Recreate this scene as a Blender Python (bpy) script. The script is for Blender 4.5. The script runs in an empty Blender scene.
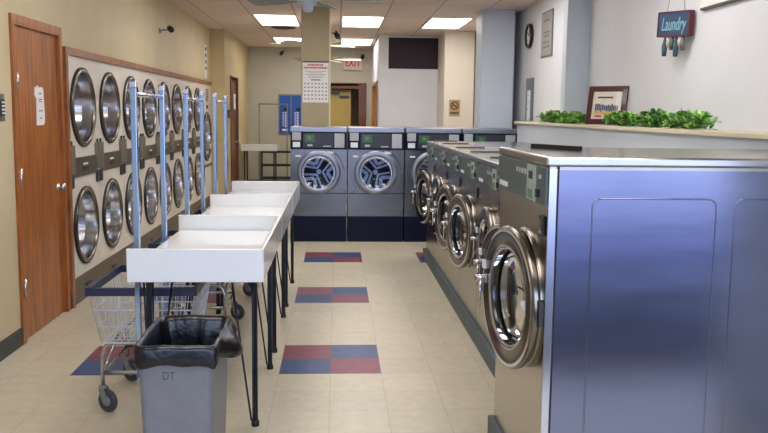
import bpy, bmesh, math, random
from math import pi, sin, cos, tan, radians as R, atan2, sqrt
from mathutils import Vector, Matrix
random.seed(7)
S = bpy.context.scene
COL = S.collection

# ------------------------------------------------------------------ camera
CAM_H = 1.55
F_PX, PITCH, YAW, ROLL, CY = 817.87, R(6.5857), R(3.3692), R(0.6791), 207.2
cam = bpy.data.cameras.new('camera'); co = bpy.data.objects.new('camera', cam); COL.objects.link(co)
fwd = Vector((sin(YAW)*cos(PITCH), cos(YAW)*cos(PITCH), -sin(PITCH)))
rgt = Vector((cos(YAW), -sin(YAW), 0)); up0 = rgt.cross(fwd)
r2 = rgt*cos(ROLL)+up0*sin(ROLL); u2 = up0*cos(ROLL)-rgt*sin(ROLL)
m = Matrix((r2, u2, -fwd)).transposed().to_4x4(); m.translation = (0, 0, CAM_H)
co.matrix_world = m
cam.sensor_fit = 'HORIZONTAL'; cam.sensor_width = 36; cam.lens = F_PX/768*36
cam.shift_y = (CY-216.5)/768
cam.clip_start = 0.05
S.camera = co

# ------------------------------------------------------------------ world, exposure
S.view_settings.view_transform = 'Standard'; S.view_settings.look = 'None'
S.view_settings.gamma = 1; S.view_settings.use_curve_mapping = False
S.view_settings.exposure = -0.15
W = bpy.data.worlds.new('world'); S.world = W; W.use_nodes = True
nt = W.node_tree; nt.nodes.clear()
wo = nt.nodes.new('ShaderNodeOutputWorld'); wb = nt.nodes.new('ShaderNodeBackground')
tc = nt.nodes.new('ShaderNodeTexCoord'); sx = nt.nodes.new('ShaderNodeSeparateXYZ'); cr = nt.nodes.new('ShaderNodeValToRGB')
nt.links.new(tc.outputs['Generated'], sx.inputs[0]); 
mr = nt.nodes.new('ShaderNodeMapRange'); mr.inputs[1].default_value = -0.6; mr.inputs[2].default_value = 0.8
nt.links.new(sx.outputs[2], mr.inputs[0]); nt.links.new(mr.outputs[0], cr.inputs[0])
e = cr.color_ramp.elements
e[0].position = 0; e[0].color = (0.05, 0.045, 0.06, 1)
e[1].position = 1; e[1].color = (0.60, 0.76, 1, 1)
for p_, c_ in ((0.24, (0.05, 0.045, 0.07, 1)), (0.29, (0.02, 0.035, 0.13, 1)), (0.335, (0.025, 0.045, 0.18, 1)), (0.36, (0.26, 0.30, 0.48, 1)), (0.43, (0.40, 0.48, 0.74, 1)), (0.55, (0.55, 0.70, 1.0, 1))):
    q = e.new(p_); q.color = c_
nt.links.new(cr.outputs[0], wb.inputs[0]); wb.inputs[1].default_value = 7.2
nt.links.new(wb.outputs[0], wo.inputs[0])
CEIL_EMIT = 9.4

# portal at the shop window, so the daylight outside is sampled well
for nm_, x_, sx_ in (('window_portal', 0.0, 6.6),):
    al = bpy.data.lights.new(nm_, 'AREA'); al.shape = 'RECTANGLE'; al.size = sx_; al.size_y = 2.6
    al.cycles.is_portal = True
    ao = bpy.data.objects.new(nm_, al); COL.objects.link(ao); ao.location = (1.25, -2.05, 1.35); ao.rotation_euler = (R(90), 0, 0)

# ------------------------------------------------------------------ materials
def lin(c):
    return tuple(((v/255)/12.92 if v/255 <= 0.04045 else ((v/255+0.055)/1.055)**2.4) for v in c)+(1,)
def mat(name, rgb, rough=0.5, metal=0.0, noise=0.0, nscale=8.0, bump=0.0, bscale=60.0, coat=0.0, emit=None, es=0, stretch=None, aniso=0, spec=None, rvar=0.0):
    m = bpy.data.materials.new(name); m.use_nodes = True
    n = m.node_tree.nodes; l = m.node_tree.links; b = n['Principled BSDF']
    c = lin(rgb); b.inputs['Base Color'].default_value = c
    b.inputs['Roughness'].default_value = rough; b.inputs['Metallic'].default_value = metal
    b.inputs['Coat Weight'].default_value = coat
    if spec is not None: b.inputs['Specular IOR Level'].default_value = spec
    if aniso: b.inputs['Anisotropic'].default_value = aniso
    if emit: b.inputs['Emission Color'].default_value = lin(emit); b.inputs['Emission Strength'].default_value = es
    if noise or bump or rvar:
        t = n.new('ShaderNodeTexCoord'); mp = n.new('ShaderNodeMapping'); l.new(t.outputs['Object'], mp.inputs[0])
        if stretch: mp.inputs['Scale'].default_value = stretch
    if noise or rvar:
        z = n.new('ShaderNodeTexNoise'); z.inputs['Scale'].default_value = nscale; z.inputs['Detail'].default_value = 5
        l.new(mp.outputs[0], z.inputs[0])
    if noise:
        r = n.new('ShaderNodeValToRGB'); r.color_ramp.elements[0].position = .3; r.color_ramp.elements[1].position = .7
        r.color_ramp.elements[0].color = tuple(v*(1-noise) for v in c[:3])+(1,)
        r.color_ramp.elements[1].color = tuple(min(1, v*(1+noise)) for v in c[:3])+(1,)
        l.new(z.outputs[0], r.inputs[0]); l.new(r.outputs[0], b.inputs['Base Color'])
    if rvar:
        a = n.new('ShaderNodeMapRange'); a.inputs[3].default_value = rough-rvar; a.inputs[4].default_value = rough+rvar
        l.new(z.outputs[0], a.inputs[0]); l.new(a.outputs[0], b.inputs['Roughness'])
    if bump:
        z2 = n.new('ShaderNodeTexNoise'); z2.inputs['Scale'].default_value = bscale; z2.inputs['Detail'].default_value = 3
        l.new(mp.outputs[0], z2.inputs[0])
        bp = n.new('ShaderNodeBump'); bp.inputs['Strength'].default_value = bump; bp.inputs['Distance'].default_value = 0.01
        l.new(z2.outputs[0], bp.inputs['Height']); l.new(bp.outputs[0], b.inputs['Normal'])
    return m
def glassmat(name, tint, dark):
    m = bpy.data.materials.new(name); m.use_nodes = True
    n = m.node_tree.nodes; l = m.node_tree.links; n.clear()
    o = n.new('ShaderNodeOutputMaterial'); mx = n.new('ShaderNodeMixShader'); f = n.new('ShaderNodeFresnel'); f.inputs[0].default_value = 1.5
    t = n.new('ShaderNodeBsdfTransparent'); t.inputs[0].default_value = tuple(v*dark for v in lin(tint)[:3])+(1,)
    g = n.new('ShaderNodeBsdfGlossy'); g.inputs['Roughness'].default_value = .03
    l.new(f.outputs[0], mx.inputs[0]); l.new(t.outputs[0], mx.inputs[1]); l.new(g.outputs[0], mx.inputs[2]); l.new(mx.outputs[0], o.inputs[0])
    return m
def woodmat(name, a, b_, scale=(14, 14, 1.2), rough=.35):
    m = bpy.data.materials.new(name); m.use_nodes = True
    n = m.node_tree.nodes; l = m.node_tree.links; b = n['Principled BSDF']
    t = n.new('ShaderNodeTexCoord'); mp = n.new('ShaderNodeMapping'); mp.inputs['Scale'].default_value = scale
    z = n.new('ShaderNodeTexNoise'); z.inputs['Scale'].default_value = 2.2; z.inputs['Detail'].default_value = 6; z.inputs['Distortion'].default_value = .6
    r = n.new('ShaderNodeValToRGB'); r.color_ramp.elements[0].position = .32; r.color_ramp.elements[1].position = .7
    r.color_ramp.elements[0].color = lin(a); r.color_ramp.elements[1].color = lin(b_)
    l.new(t.outputs['Object'], mp.inputs[0]); l.new(mp.outputs[0], z.inputs[0]); l.new(z.outputs[0], r.inputs[0]); l.new(r.outputs[0], b.inputs['Base Color'])
    b.inputs['Roughness'].default_value = rough; b.inputs['Coat Weight'].default_value = .15
    return m

M = {}
M['tan'] = mat('tan_paint', (198, 184, 148), .55, noise=.05, nscale=2.5, bump=.05, bscale=90)
M['tan2'] = mat('ochre_paint', (194, 176, 128), .5, noise=.05, nscale=2.5)
M['backw'] = mat('back_wall_paint', (178, 174, 156), .6, noise=.04, nscale=2)
M['pil'] = mat('pillar_paint', (168, 156, 122), .6, noise=.05, nscale=3)
M['pilcorner'] = mat('pillar_corner_guard', (215, 205, 160), .4)
M['white_wall'] = mat('white_paint', (214, 217, 222), .55, noise=.03, nscale=2)
M['cream_wall'] = mat('cream_paint', (220, 213, 198), .55, noise=.03, nscale=2)
M['blue_wall'] = mat('pale_blue_paint', (196, 206, 216), .5, noise=.03, nscale=2)
M['cap'] = mat('ledge_cap', (208, 200, 172), .4, noise=.05, nscale=12)
M['base_green'] = mat('dark_green_vinyl', (32, 46, 46), .4, noise=.1)
M['navy'] = mat('navy_enamel', (6, 10, 42), .4, noise=.1, nscale=4, spec=.2)
M['navy2'] = mat('navy_bumper', (16, 26, 60), .35, coat=.3)
M['dark_sheet'] = mat('added_dark_sheet', (26, 28, 48), .9, noise=.2, nscale=60)  # dark blue of the added floor sheet that the steel reflects
M['black'] = mat('black_plastic', (14, 15, 20), .4)
M['blackgloss'] = mat('black_gloss', (8, 9, 14), .15, coat=.5)
M['curb'] = mat('blue_grey_curb', (68, 84, 92), .5, noise=.15, nscale=5)
M['blackmetal'] = mat('black_iron', (10, 14, 30), .35, metal=.2)
M['steel'] = mat('brushed_steel', (150, 152, 160), .34, metal=1, noise=.06, nscale=3, stretch=(1, 1, 14), rvar=.06)
M['steel_front'] = mat('brushed_steel_front', (172, 164, 152), .24, metal=1, noise=.10, nscale=2.5, stretch=(6, 6, 1), rvar=.06)
M['steel_side'] = mat('side_panel_steel', (128, 130, 148), .2, metal=1, noise=.08, nscale=2.0, stretch=(.6, .6, 3), rvar=.05, bump=.10, bscale=1.6)
M['steel_lid'] = mat('lid_steel', (182, 180, 176), .2, metal=1, noise=.05, nscale=4)
M['steel_blue'] = mat('washer_front_enamel', (112, 112, 114), .26, metal=.9, noise=.10, nscale=3, rvar=.06)
M['ring_blue'] = mat('washer_door_ring', (142, 148, 160), .3, metal=.85)
M['chrome'] = mat('chrome', (225, 228, 235), .1, metal=1)
M['post'] = mat('post_chrome', (165, 188, 220), .12, metal=1)
M['wire'] = mat('zinc_wire', (215, 222, 235), .3, metal=.7)
M['chrome_soft'] = mat('satin_chrome', (200, 200, 204), .2, metal=1)
M['rim_dark'] = mat('dark_rim_steel', (128, 122, 114), .22, metal=1)
M['gasket'] = mat('rubber_gasket', (16, 15, 16), .5)
M['drum'] = mat('drum_steel', (120, 120, 124), .35, metal=.9)
M['drum_dark'] = mat('dark_drum_steel', (96, 76, 58), .5, metal=.4)
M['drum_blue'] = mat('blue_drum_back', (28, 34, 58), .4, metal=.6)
M['vane'] = mat('drum_vane', (190, 206, 232), .3, metal=.3)
M['glass'] = glassmat('door_glass', (220, 228, 240), .85)
M['glass_dryer'] = glassmat('dryer_glass', (214, 196, 176), .85)
M['dark_glass'] = mat('dark_window_glass', (50, 38, 48), .5, spec=.2)
M['white_enamel'] = mat('white_enamel', (222, 215, 205), .35, noise=.03, nscale=3)
M['grey_panel'] = mat('grey_control_panel', (92, 88, 76), .4, metal=.4, noise=.12, nscale=14)
M['grey_box'] = mat('grey_coin_box', (128, 122, 104), .4, metal=.5, noise=.1, nscale=14)
M['kick'] = mat('dryer_kick_panel', (98, 84, 70), .4, metal=.4, noise=.15, nscale=5)
M['wood'] = woodmat('oak_door', (124, 66, 16), (180, 106, 36))
M['wood_trim'] = woodmat('oak_trim', (120, 66, 30), (160, 98, 54), (3, 3, 3))
M['wood_dark'] = woodmat('dark_red_door', (86, 44, 20), (118, 66, 34))
M['wood_light'] = woodmat('side_door_wood', (150, 96, 46), (178, 120, 62))
M['table_white'] = mat('white_laminate', (232, 234, 232), .16, noise=.01, coat=.3)
M['paper'] = mat('paper', (228, 226, 222), .8)
M['ink'] = mat('ink', (70, 70, 80), .8)
M['inkred'] = mat('red_ink', (190, 50, 70), .8)
M['bin'] = mat('grey_bin_plastic', (112, 112, 116), .45, noise=.06, nscale=20, bump=.06, bscale=200)
M['binmark'] = mat('bin_marker', (72, 72, 78), .6)
M['bag'] = mat('black_bag_plastic', (9, 10, 18), .3, coat=.15, bump=.6, bscale=16)
M['leaf'] = mat('leaf_green', (92, 158, 56), .45, noise=.45, nscale=14)
M['leaf2'] = mat('leaf_light', (158, 206, 104), .45, noise=.3, nscale=14)
M['leaf3'] = mat('leaf_dark', (48, 108, 36), .5, noise=.3, nscale=14)
M['mahog'] = mat('mahogany_frame', (64, 16, 22), .3, coat=.4, noise=.15, nscale=10)
M['console'] = mat('console_teal_grey', (84, 98, 98), .4, metal=.3, noise=.06, nscale=8)
M['console_light'] = mat('console_pale_panel', (158, 176, 166), .4, noise=.06, nscale=12)
M['lcd'] = mat('display_green', (58, 92, 62), .3)
M['lcd2'] = mat('display_bright_green', (84, 128, 84), .4)
M['dkgrey'] = mat('dark_grey_plastic', (42, 46, 52), .35)
M['ltgrey'] = mat('light_grey_plastic', (168, 172, 178), .45)
M['label_white'] = mat('white_label', (222, 228, 236), .5)
M['tancard'] = mat('tan_sign', (176, 148, 104), .6)
M['exitred'] = mat('exit_red', (200, 24, 24), .5, emit=(230, 30, 20), es=.15)
M['exitbox'] = mat('exit_box', (190, 182, 165), .5)
M['yellowdoor'] = mat('yellow_door_paint', (176, 154, 84), .45, noise=.05)
M['bluepost'] = mat('blue_poster', (24, 78, 160), .35, noise=.15, nscale=5)
M['slate'] = mat('slate_blue_sign', (52, 74, 104), .6, noise=.15, nscale=10)
M['signtext'] = mat('sign_lettering', (128, 180, 192), .5)
M['signred'] = mat('sign_red_edge', (92, 32, 44), .5)
M['cloth'] = mat('grey_teal_cloth', (70, 92, 102), .8, noise=.3, nscale=30)
M['cream'] = mat('cream_cloth', (190, 180, 160), .8)
M['rope'] = mat('grey_string', (120, 116, 118), .8)
M['fan'] = mat('fan_blade_grey', (130, 142, 142), .5, noise=.08, nscale=6)
M['fan_white'] = mat('fan_blade_white', (214, 208, 190), .35)
M['fan_hub'] = mat('fan_motor', (176, 188, 204), .4)
M['light'] = mat('light_diffuser', (255, 255, 255), .5, emit=(255, 249, 246), es=CEIL_EMIT)
M['lframe'] = mat('light_frame', (215, 205, 190), .5)
M['plate'] = mat('steel_plate', (120, 120, 122), .35, metal=.6)
M['plaque'] = mat('silver_plaque', (168, 164, 156), .35, metal=.4)
M['photo'] = mat('photo_print', (214, 206, 190), .5, noise=.1, nscale=20)
M['photo_blue'] = mat('photo_figures', (44, 66, 108), .5, noise=.4, nscale=30)
M['photo_gold'] = mat('photo_sand', (200, 170, 100), .5, noise=.2, nscale=30)
M['wheel'] = mat('grey_rubber_wheel', (56, 58, 66), .5)
M['wheelhub'] = mat('wheel_hub', (130, 134, 140), .4, metal=.5)
M['vent'] = mat('dark_vent', (60, 50, 44), .6)
M['facepix'] = mat('plain_white', (236, 236, 236), .5)

# floor: 12 inch tiles with 2x2 coloured blocks
def floor_mat():
    m = bpy.data.materials.new('vinyl_tile_floor'); m.use_nodes = True
    n = m.node_tree.nodes; l = m.node_tree.links; b = n['Principled BSDF']
    T = .3048; X0 = -.3348; Y0 = 4.7405
    t = n.new('ShaderNodeTexCoord'); s = n.new('ShaderNodeSeparateXYZ'); l.new(t.outputs['Object'], s.inputs[0])
    def M_(op, a, b_=None, c=None):
        k = n.new('ShaderNodeMath'); k.operation = op
        for i, v in enumerate((a, b_, c)):
            if v is None: continue
            if isinstance(v, (int, float)): k.inputs[i].default_value = v
            else: l.new(v, k.inputs[i])
        return k.outputs[0]
    u = M_('DIVIDE', M_('SUBTRACT', s.outputs[0], X0), T); v = M_('DIVIDE', M_('SUBTRACT', s.outputs[1], Y0), T)
    iu = M_('FLOOR', u); iv = M_('FLOOR', v)
    mu = M_('FLOORED_MODULO', iu, 4); mv = M_('FLOORED_MODULO', iv, 6)
    inb = M_('MULTIPLY', M_('MULTIPLY', M_('LESS_THAN', mu, 1.5), M_('LESS_THAN', mv, 1.5)), M_('MAXIMUM', M_('LESS_THAN', iu, 3.5), M_('GREATER_THAN', iv, 11.5)))
    par = M_('FLOORED_MODULO', M_('ADD', mu, mv), 2)     # 0 = blue, 1 = red
    # seams
    fu = M_('FRACT', u); fv = M_('FRACT', v)
    du = M_('MINIMUM', fu, M_('SUBTRACT', 1.0, fu)); dv = M_('MINIMUM', fv, M_('SUBTRACT', 1.0, fv))
    seam = M_('LESS_THAN', M_('MINIMUM', du, dv), .006)
    # per tile variation
    cx = n.new('ShaderNodeCombineXYZ'); l.new(iu, cx.inputs[0]); l.new(iv, cx.inputs[1])
    wn = n.new('ShaderNodeTexWhiteNoise'); wn.noise_dimensions = '2D'; l.new(cx.outputs[0], wn.inputs[0])
    nz = n.new('ShaderNodeTexNoise'); nz.inputs['Scale'].default_value = 16; nz.inputs['Detail'].default_value = 6; l.new(t.outputs['Object'], nz.inputs[0])
    nz2 = n.new('ShaderNodeTexNoise'); nz2.inputs['Scale'].default_value = 1.3; nz2.inputs['Detail'].default_value = 3; l.new(t.outputs['Object'], nz2.inputs[0])
    def mix(f, a, b_):
        k = n.new('ShaderNodeMix'); k.data_type = 'RGBA'
        if isinstance(f, float): k.inputs[0].default_value = f
        else: l.new(f, k.inputs[0])
        for i, v in ((6, a), (7, b_)):
            if isinstance(v, tuple): k.inputs[i].default_value = v
            else: l.new(v, k.inputs[i])
        return k.outputs[2]
    beige = mix(nz.outputs[0], lin((188, 180, 156)), lin((216, 208, 186)))
    rb = mix(nz.outputs[0], lin((34, 58, 108)), lin((64, 92, 140)))
    rr = mix(nz.outputs[0], lin((112, 46, 66)), lin((146, 76, 94)))
    c = mix(inb, beige, mix(par, rb, rr))
    val = M_('ADD', M_('ADD', M_('MULTIPLY', wn.outputs[0], .07), .84), M_('MULTIPLY', nz2.outputs[0], .2))
    hs = n.new('ShaderNodeHueSaturation'); l.new(val, hs.inputs['Value']); l.new(c, hs.inputs['Color'])
    c2 = mix(M_('MULTIPLY', seam, .4), hs.outputs[0], lin((120, 108, 84)))
    # scuffs and grime flecks
    nz3 = n.new('ShaderNodeTexNoise'); nz3.inputs['Scale'].default_value = 9; nz3.inputs['Detail'].default_value = 2; l.new(t.outputs['Object'], nz3.inputs[0])
    fl = M_('MULTIPLY', M_('GREATER_THAN', nz3.outputs[0], .74), .35)
    c3 = mix(fl, c2, lin((90, 78, 60)))
    l.new(c3, b.inputs['Base Color'])
    rg = M_('ADD', M_('MULTIPLY', nz2.outputs[0], .2), .26); l.new(rg, b.inputs['Roughness'])
    return m
def ceil_mat():
    m = bpy.data.materials.new('ceiling_tile'); m.use_nodes = True
    n = m.node_tree.nodes; l = m.node_tree.links; b = n['Principled BSDF']
    t = n.new('ShaderNodeTexCoord'); mp = n.new('ShaderNodeMapping'); mp.inputs['Location'].default_value = (.57, -11.58+.0, 0)
    l.new(t.outputs['Object'], mp.inputs[0])
    br = n.new('ShaderNodeTexBrick'); br.offset = 0; br.inputs['Scale'].default_value = 1; br.inputs['Brick Width'].default_value = .62
    br.inputs['Row Height'].default_value = 1.36; br.inputs['Mortar Size'].default_value = .010; br.inputs['Mortar Smooth'].default_value = .3
    br.inputs['Color1'].default_value = lin((228, 212, 204)); br.inputs['Color2'].default_value = lin((220, 204, 196)); br.inputs['Mortar'].default_value = lin((170, 154, 146))
    l.new(mp.outputs[0], br.inputs[0])
    nz = n.new('ShaderNodeTexNoise'); nz.inputs['Scale'].default_value = 30; l.new(t.outputs['Object'], nz.inputs[0])
    k = n.new('ShaderNodeMix'); k.data_type = 'RGBA'; k.blend_type = 'MULTIPLY'; k.inputs[0].default_value = .12
    l.new(br.outputs[0], k.inputs[6]); l.new(nz.outputs[0], k.inputs[7]); l.new(k.outputs[2], b.inputs['Base Color']); b.inputs['Roughness'].default_value = .8
    return m
M['floor'] = floor_mat(); M['ceil'] = ceil_mat()

# ------------------------------------------------------------------ mesh helpers
class MB:
    def __init__(s): s.b = bmesh.new(); s.mi = 0
    def _f(s, vs, smooth=False):
        try:
            f = s.b.faces.new(vs); f.material_index = s.mi; f.smooth = smooth; return f
        except ValueError: return None
    def mat(s, i): s.mi = i; return s
    def box(s, x0, x1, y0, y1, z0, z1, bev=0):
        vs = [s.b.verts.new(p) for p in ((x0, y0, z0), (x1, y0, z0), (x1, y1, z0), (x0, y1, z0), (x0, y0, z1), (x1, y0, z1), (x1, y1, z1), (x0, y1, z1))]
        fs = [s._f([vs[i] for i in q]) for q in ((0, 3, 2, 1), (4, 5, 6, 7), (0, 1, 5, 4), (1, 2, 6, 5), (2, 3, 7, 6), (3, 0, 4, 7))]
        if bev:
            es = list({e for f in fs for e in f.edges})
            r = bmesh.ops.bevel(s.b, geom=es, offset=bev, segments=2, affect='EDGES', profile=.5)
            for f in r['faces']: f.material_index = s.mi
        return s
    def obox(s, a, b_, w, h, upv=(0, 0, 1)):
        """bar of width w and height h from a to b_"""
        a = Vector(a); b_ = Vector(b_); d = (b_-a).normalized(); u = Vector(upv)
        if abs(d.dot(u)) > .95: u = Vector((0, 1, 0))
        r = d.cross(u).normalized(); u = r.cross(d).normalized()
        v = []
        for p in (a, b_):
            for i, j in ((-1, -1), (1, -1), (1, 1), (-1, 1)): v.append(s.b.verts.new(p+r*i*w/2+u*j*h/2))
        for q in ((3, 2, 1, 0), (4, 5, 6, 7), (0, 1, 5, 4), (1, 2, 6, 5), (2, 3, 7, 6), (3, 0, 4, 7)): s._f([v[i] for i in q])
        return s
    def tube(s, pts, r, n=8, cap=True):
        pts = [Vector(p) for p in pts]; rings = []
        ref = None
        for i, p in enumerate(pts):
            d = (pts[min(i+1, len(pts)-1)]-pts[max(i-1, 0)]).normalized()
            if ref is None:
                ref = d.orthogonal().normalized()
            ref = (ref-d*ref.dot(d)).normalized(); w = d.cross(ref)
            rr = r[i] if isinstance(r, (list, tuple)) else r
            rings.append([s.b.verts.new(p+(ref*cos(2*pi*k/n)+w*sin(2*pi*k/n))*rr) for k in range(n)])
        for a, b_ in zip(rings, rings[1:]):
            for k in range(n): s._f([a[k], a[(k+1) % n], b_[(k+1) % n], b_[k]], True)
        if cap: s._f(rings[0][::-1]); s._f(rings[-1])
        return s
    def lathe(s, prof, c=(0, 0, 0), axis='y', n=48, mats=None, capstart=False, capend=False):
        """profile of (radius, distance along axis)"""
        c = Vector(c); rings = []
        for r, h in prof:
            ring = []
            for k in range(n):
                a = 2*pi*k/n; ca, sa = cos(a)*r, sin(a)*r
                p = {'y': (ca, h, sa), 'z': (ca, sa, h), 'x': (h, ca, sa)}[axis]
                ring.append(s.b.verts.new(c+Vector(p)))
            rings.append(ring)
        for i, (a, b_) in enumerate(zip(rings, rings[1:])):
            if mats: s.mi = mats[i]
            for k in range(n): s._f([a[k], b_[k], b_[(k+1) % n], a[(k+1) % n]], True)
        if capstart: s._f(rings[0])
        if capend: s._f(rings[-1][::-1])
        return s
    def disc(s, c, r, axis='y', n=40, h=0.0):
        return s.lathe([(r, 0), (1e-4, h)], c, axis, n)
    def holed(s, x0, x1, z0, z1, y, cx, cz, r, n=48):
        """rectangle in the xz plane with a round hole"""
        an = [2*pi*k/n for k in range(n)]
        for X, Z in ((x0, z0), (x1, z0), (x1, z1), (x0, z1)):
            a = atan2(Z-cz, X-cx) % (2*pi)
            j = min(range(n), key=lambda i: abs((an[i]-a+pi) % (2*pi)-pi)); an[j] = a
        inn, out = [], []
        for a in an:
            ca, sa = cos(a), sin(a)
            t = min(((x1-cx)/ca if ca > 1e-9 else (x0-cx)/ca if ca < -1e-9 else 1e9), ((z1-cz)/sa if sa > 1e-9 else (z0-cz)/sa if sa < -1e-9 else 1e9))
            inn.append(s.b.verts.new((cx+ca*r, y, cz+sa*r))); out.append(s.b.verts.new((cx+ca*t, y, cz+sa*t)))
        for k in range(n): s._f([inn[k], out[k], out[(k+1) % n], inn[(k+1) % n]])
        return s
    def quad(s, *p): s._f([s.b.verts.new(q) for q in p]); return s
    def build(s, name, mats, parent=None, loc=None, rot=None, clean=False):
        if not isinstance(mats, (list, tuple)): mats = [mats]
        me = bpy.data.meshes.new(name)
        bmesh.ops.recalc_face_normals(s.b, faces=s.b.faces[:]) if clean else None
        s.b.to_mesh(me); s.b.free()
        for q in mats: me.materials.append(q)
        o = bpy.data.objects.new(name, me); COL.objects.link(o)
        if parent: o.parent = parent
        if loc: o.location = loc
        if rot: o.rotation_euler = rot
        return o
def tag(o, label=None, cat=None, group=None, kind=None):
    if label: o['label'] = label
    if cat: o['category'] = cat
    if group: o['group'] = group
    if kind: o['kind'] = kind
    return o
def thing(name, label, cat, loc=(0, 0, 0), rz=0, group=None):
    o = bpy.data.objects.new(name, None); COL.objects.link(o); o.empty_display_size = .1
    o.location = loc; o.rotation_euler = (0, 0, rz)
    return tag(o, label, cat, group)
def struct(name, mb, m, label=None):
    o = mb.build(name, m); o['kind'] = 'structure'
    if label: o['label'] = label
    return o
def sthing(name, loc=(0, 0, 0), rz=0, label=None):
    o = bpy.data.objects.new(name, None); COL.objects.link(o); o.location = loc; o.rotation_euler = (0, 0, rz); o['kind'] = 'structure'
    if label: o['label'] = label
    return o
def copy_tree(o, parent=None):
    c = o.copy(); COL.objects.link(c); c.parent = parent
    for ch in list(o.children): copy_tree(ch, c)
    return c
def text(name, body, size, m, parent, loc, rot, ext=.002, align='CENTER', bold=0.0, sx=1.0, shear=0.0):
    cu = bpy.data.curves.new(name, 'FONT'); cu.body = body; cu.size = size; cu.extrude = ext; cu.align_x = align; cu.align_y = 'CENTER'; cu.offset = bold; cu.shear = shear
    t = bpy.data.objects.new(name+'_c', cu); COL.objects.link(t)
    bpy.context.view_layer.update()
    me = bpy.data.meshes.new_from_object(t.evaluated_get(bpy.context.evaluated_depsgraph_get()))
    bpy.data.objects.remove(t); bpy.data.curves.remove(cu)
    me.name = name; me.materials.clear(); me.materials.append(m)
    o = bpy.data.objects.new(name, me); COL.objects.link(o); o.parent = parent; o.location = loc; o.rotation_euler = rot; o.scale = (sx, 1, 1)
    return o

# ------------------------------------------------------------------ room shell
ZC = 2.876
XL, XR = -2.07, 2.42
YB, YF = 17.3, -2.0
struct('floor', MB().box(-4.5, 4.6, YF, 20, -.1, 0), M['floor'])
struct('floor_added_sheet', MB().box(-2.05, 4.4, YF+.02, 1.15, 0, .008), M['dark_sheet'], 'unseen dark blue floor sheet, added to darken reflections in the steel')  # added behind the camera so the washer side and cart posts reflect dark
struct('ceiling', MB().box(-4.5, 4.6, YF, 20, ZC, ZC+.1), M['ceil'])
# left wall: dryers stand in a recess of the bulkhead, front faces at XL
w = MB()
w.box(XL-.15, XL, YF, 5.41, 0, ZC); w.box(XL-.15, XL, 5.41, 6.32, 2.13, ZC); w.box(XL-.15, XL, 6.32, 6.395, 0, ZC)
w.box(XL-.15, XL, 6.395, 13.72, 2.02, ZC)
w.box(XL-1.05, XL-.95, 6.2, 13.9, 0, ZC)
struct('wall_left', w, M['tan'])
w = MB().box(-2.25, -1.84, 13.72, 14.42, 0, ZC).box(-2.25, -1.84, 15.42, YB, 0, ZC).box(-2.25, -1.84, 14.42, 15.42, 2.13, ZC)
struct('wall_left', w, M['tan2'])
# back wall with doorway
w = MB().box(-2.3, -.42, YB, YB+.15, 0, ZC).box(.62, .80, YB, YB+.15, 0, ZC).box(-.42, .62, YB, YB+.15, 2.10, ZC)
struct('wall_back', w, M['backw'])
# office partition with the dark window
w = MB()
w.box(.73, .88, 14.3, 14.42, 0, ZC); w.box(.88, 1.86, 14.3, 14.42, 0, 2.30); w.box(.88, 1.86, 14.3, 14.42, 2.85, ZC); w.box(1.86, 2.3, 14.3, 14.42, 0, ZC)
w.box(.73, .85, 14.42, 14.75, 0, ZC); w.box(.73, .85, 14.75, 16.9, 2.13, ZC); w.box(.73, .85, 16.9, YB, 0, ZC)
w.box(.85, 4.6, 16.9, 17.0, 0, ZC)
struct('wall_partition', w, M['white_wall'], 'white office partition wall with a dark transom window')
wd = sthing('window_1')
MB().box(.89, 1.855, 14.31, 14.34, 2.31, 2.84).build('pane', M['dark_glass'], wd)
f = MB().box(.88, .89, 14.295, 14.38, 2.30, 2.85).box(1.855, 1.865, 14.295, 14.38, 2.30, 2.85).box(.89, 1.855, 14.295, 14.38, 2.30, 2.31).box(.89, 1.855, 14.295, 14.38, 2.84, 2.85)
f.build('window_frame', M['lframe'], wd)
MB().box(1.80, 1.83, 14.30, 14.33, 2.34, 2.60).build('blind_rod', M['label_white'], wd)
struct('pillar', MB().box(1.75, 2.235, 13.4, 14.3, 0, ZC), M['cream_wall'], 'cream square column with a small tan sign')
struct('wall_right', MB().box(2.26, 2.42, 11.0, 14.3, 0, ZC), M['cream_wall'])
struct('pillar', MB().box(1.85, 2.27, 10.55, 11.0, 0, ZC), M['blue_wall'], 'pale blue square column behind the far washers')
# right wall
struct('wall_right', MB().box(2.38, 2.5, 10.25, 11.0, 0, ZC), M['white_wall'])
struct('wall_right', MB().box(2.36, 2.6, 8.0, 10.25, 0, ZC).box(XR, 2.6, 1.6, 7.86, 0, ZC), M['white_wall'])
struct('pillar', MB().box(2.20, 2.6, 7.86, 8.0, 0, ZC), M['blue_wall'], 'pale blue half column on the right wall')
# low wall behind the right row with its ledge
struct('wall_ledge', MB().box(2.07, 2.42, 1.6, 9.32, 0, 1.445), M['blue_wall'], 'low pale wall behind the right row of washers')
struct('trim_ledge', MB().box(2.04, 2.42, 1.58, 9.36, 1.445, 1.471, .004), M['cap'], 'cream ledge cap on the low wall')
# centre pillar with light corner bead
pl = struct('pillar', MB().box(-.455, -.095, 10.6, 10.96, 0, ZC, .004), M['pil'], 'tan square pillar behind the far washers with a calendar')
tag(MB().box(-.1, -.082, 10.585, 10.965, 0, ZC).build('corner_guard', M['pilcorner'], pl), 'pale yellow corner guard')
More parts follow.
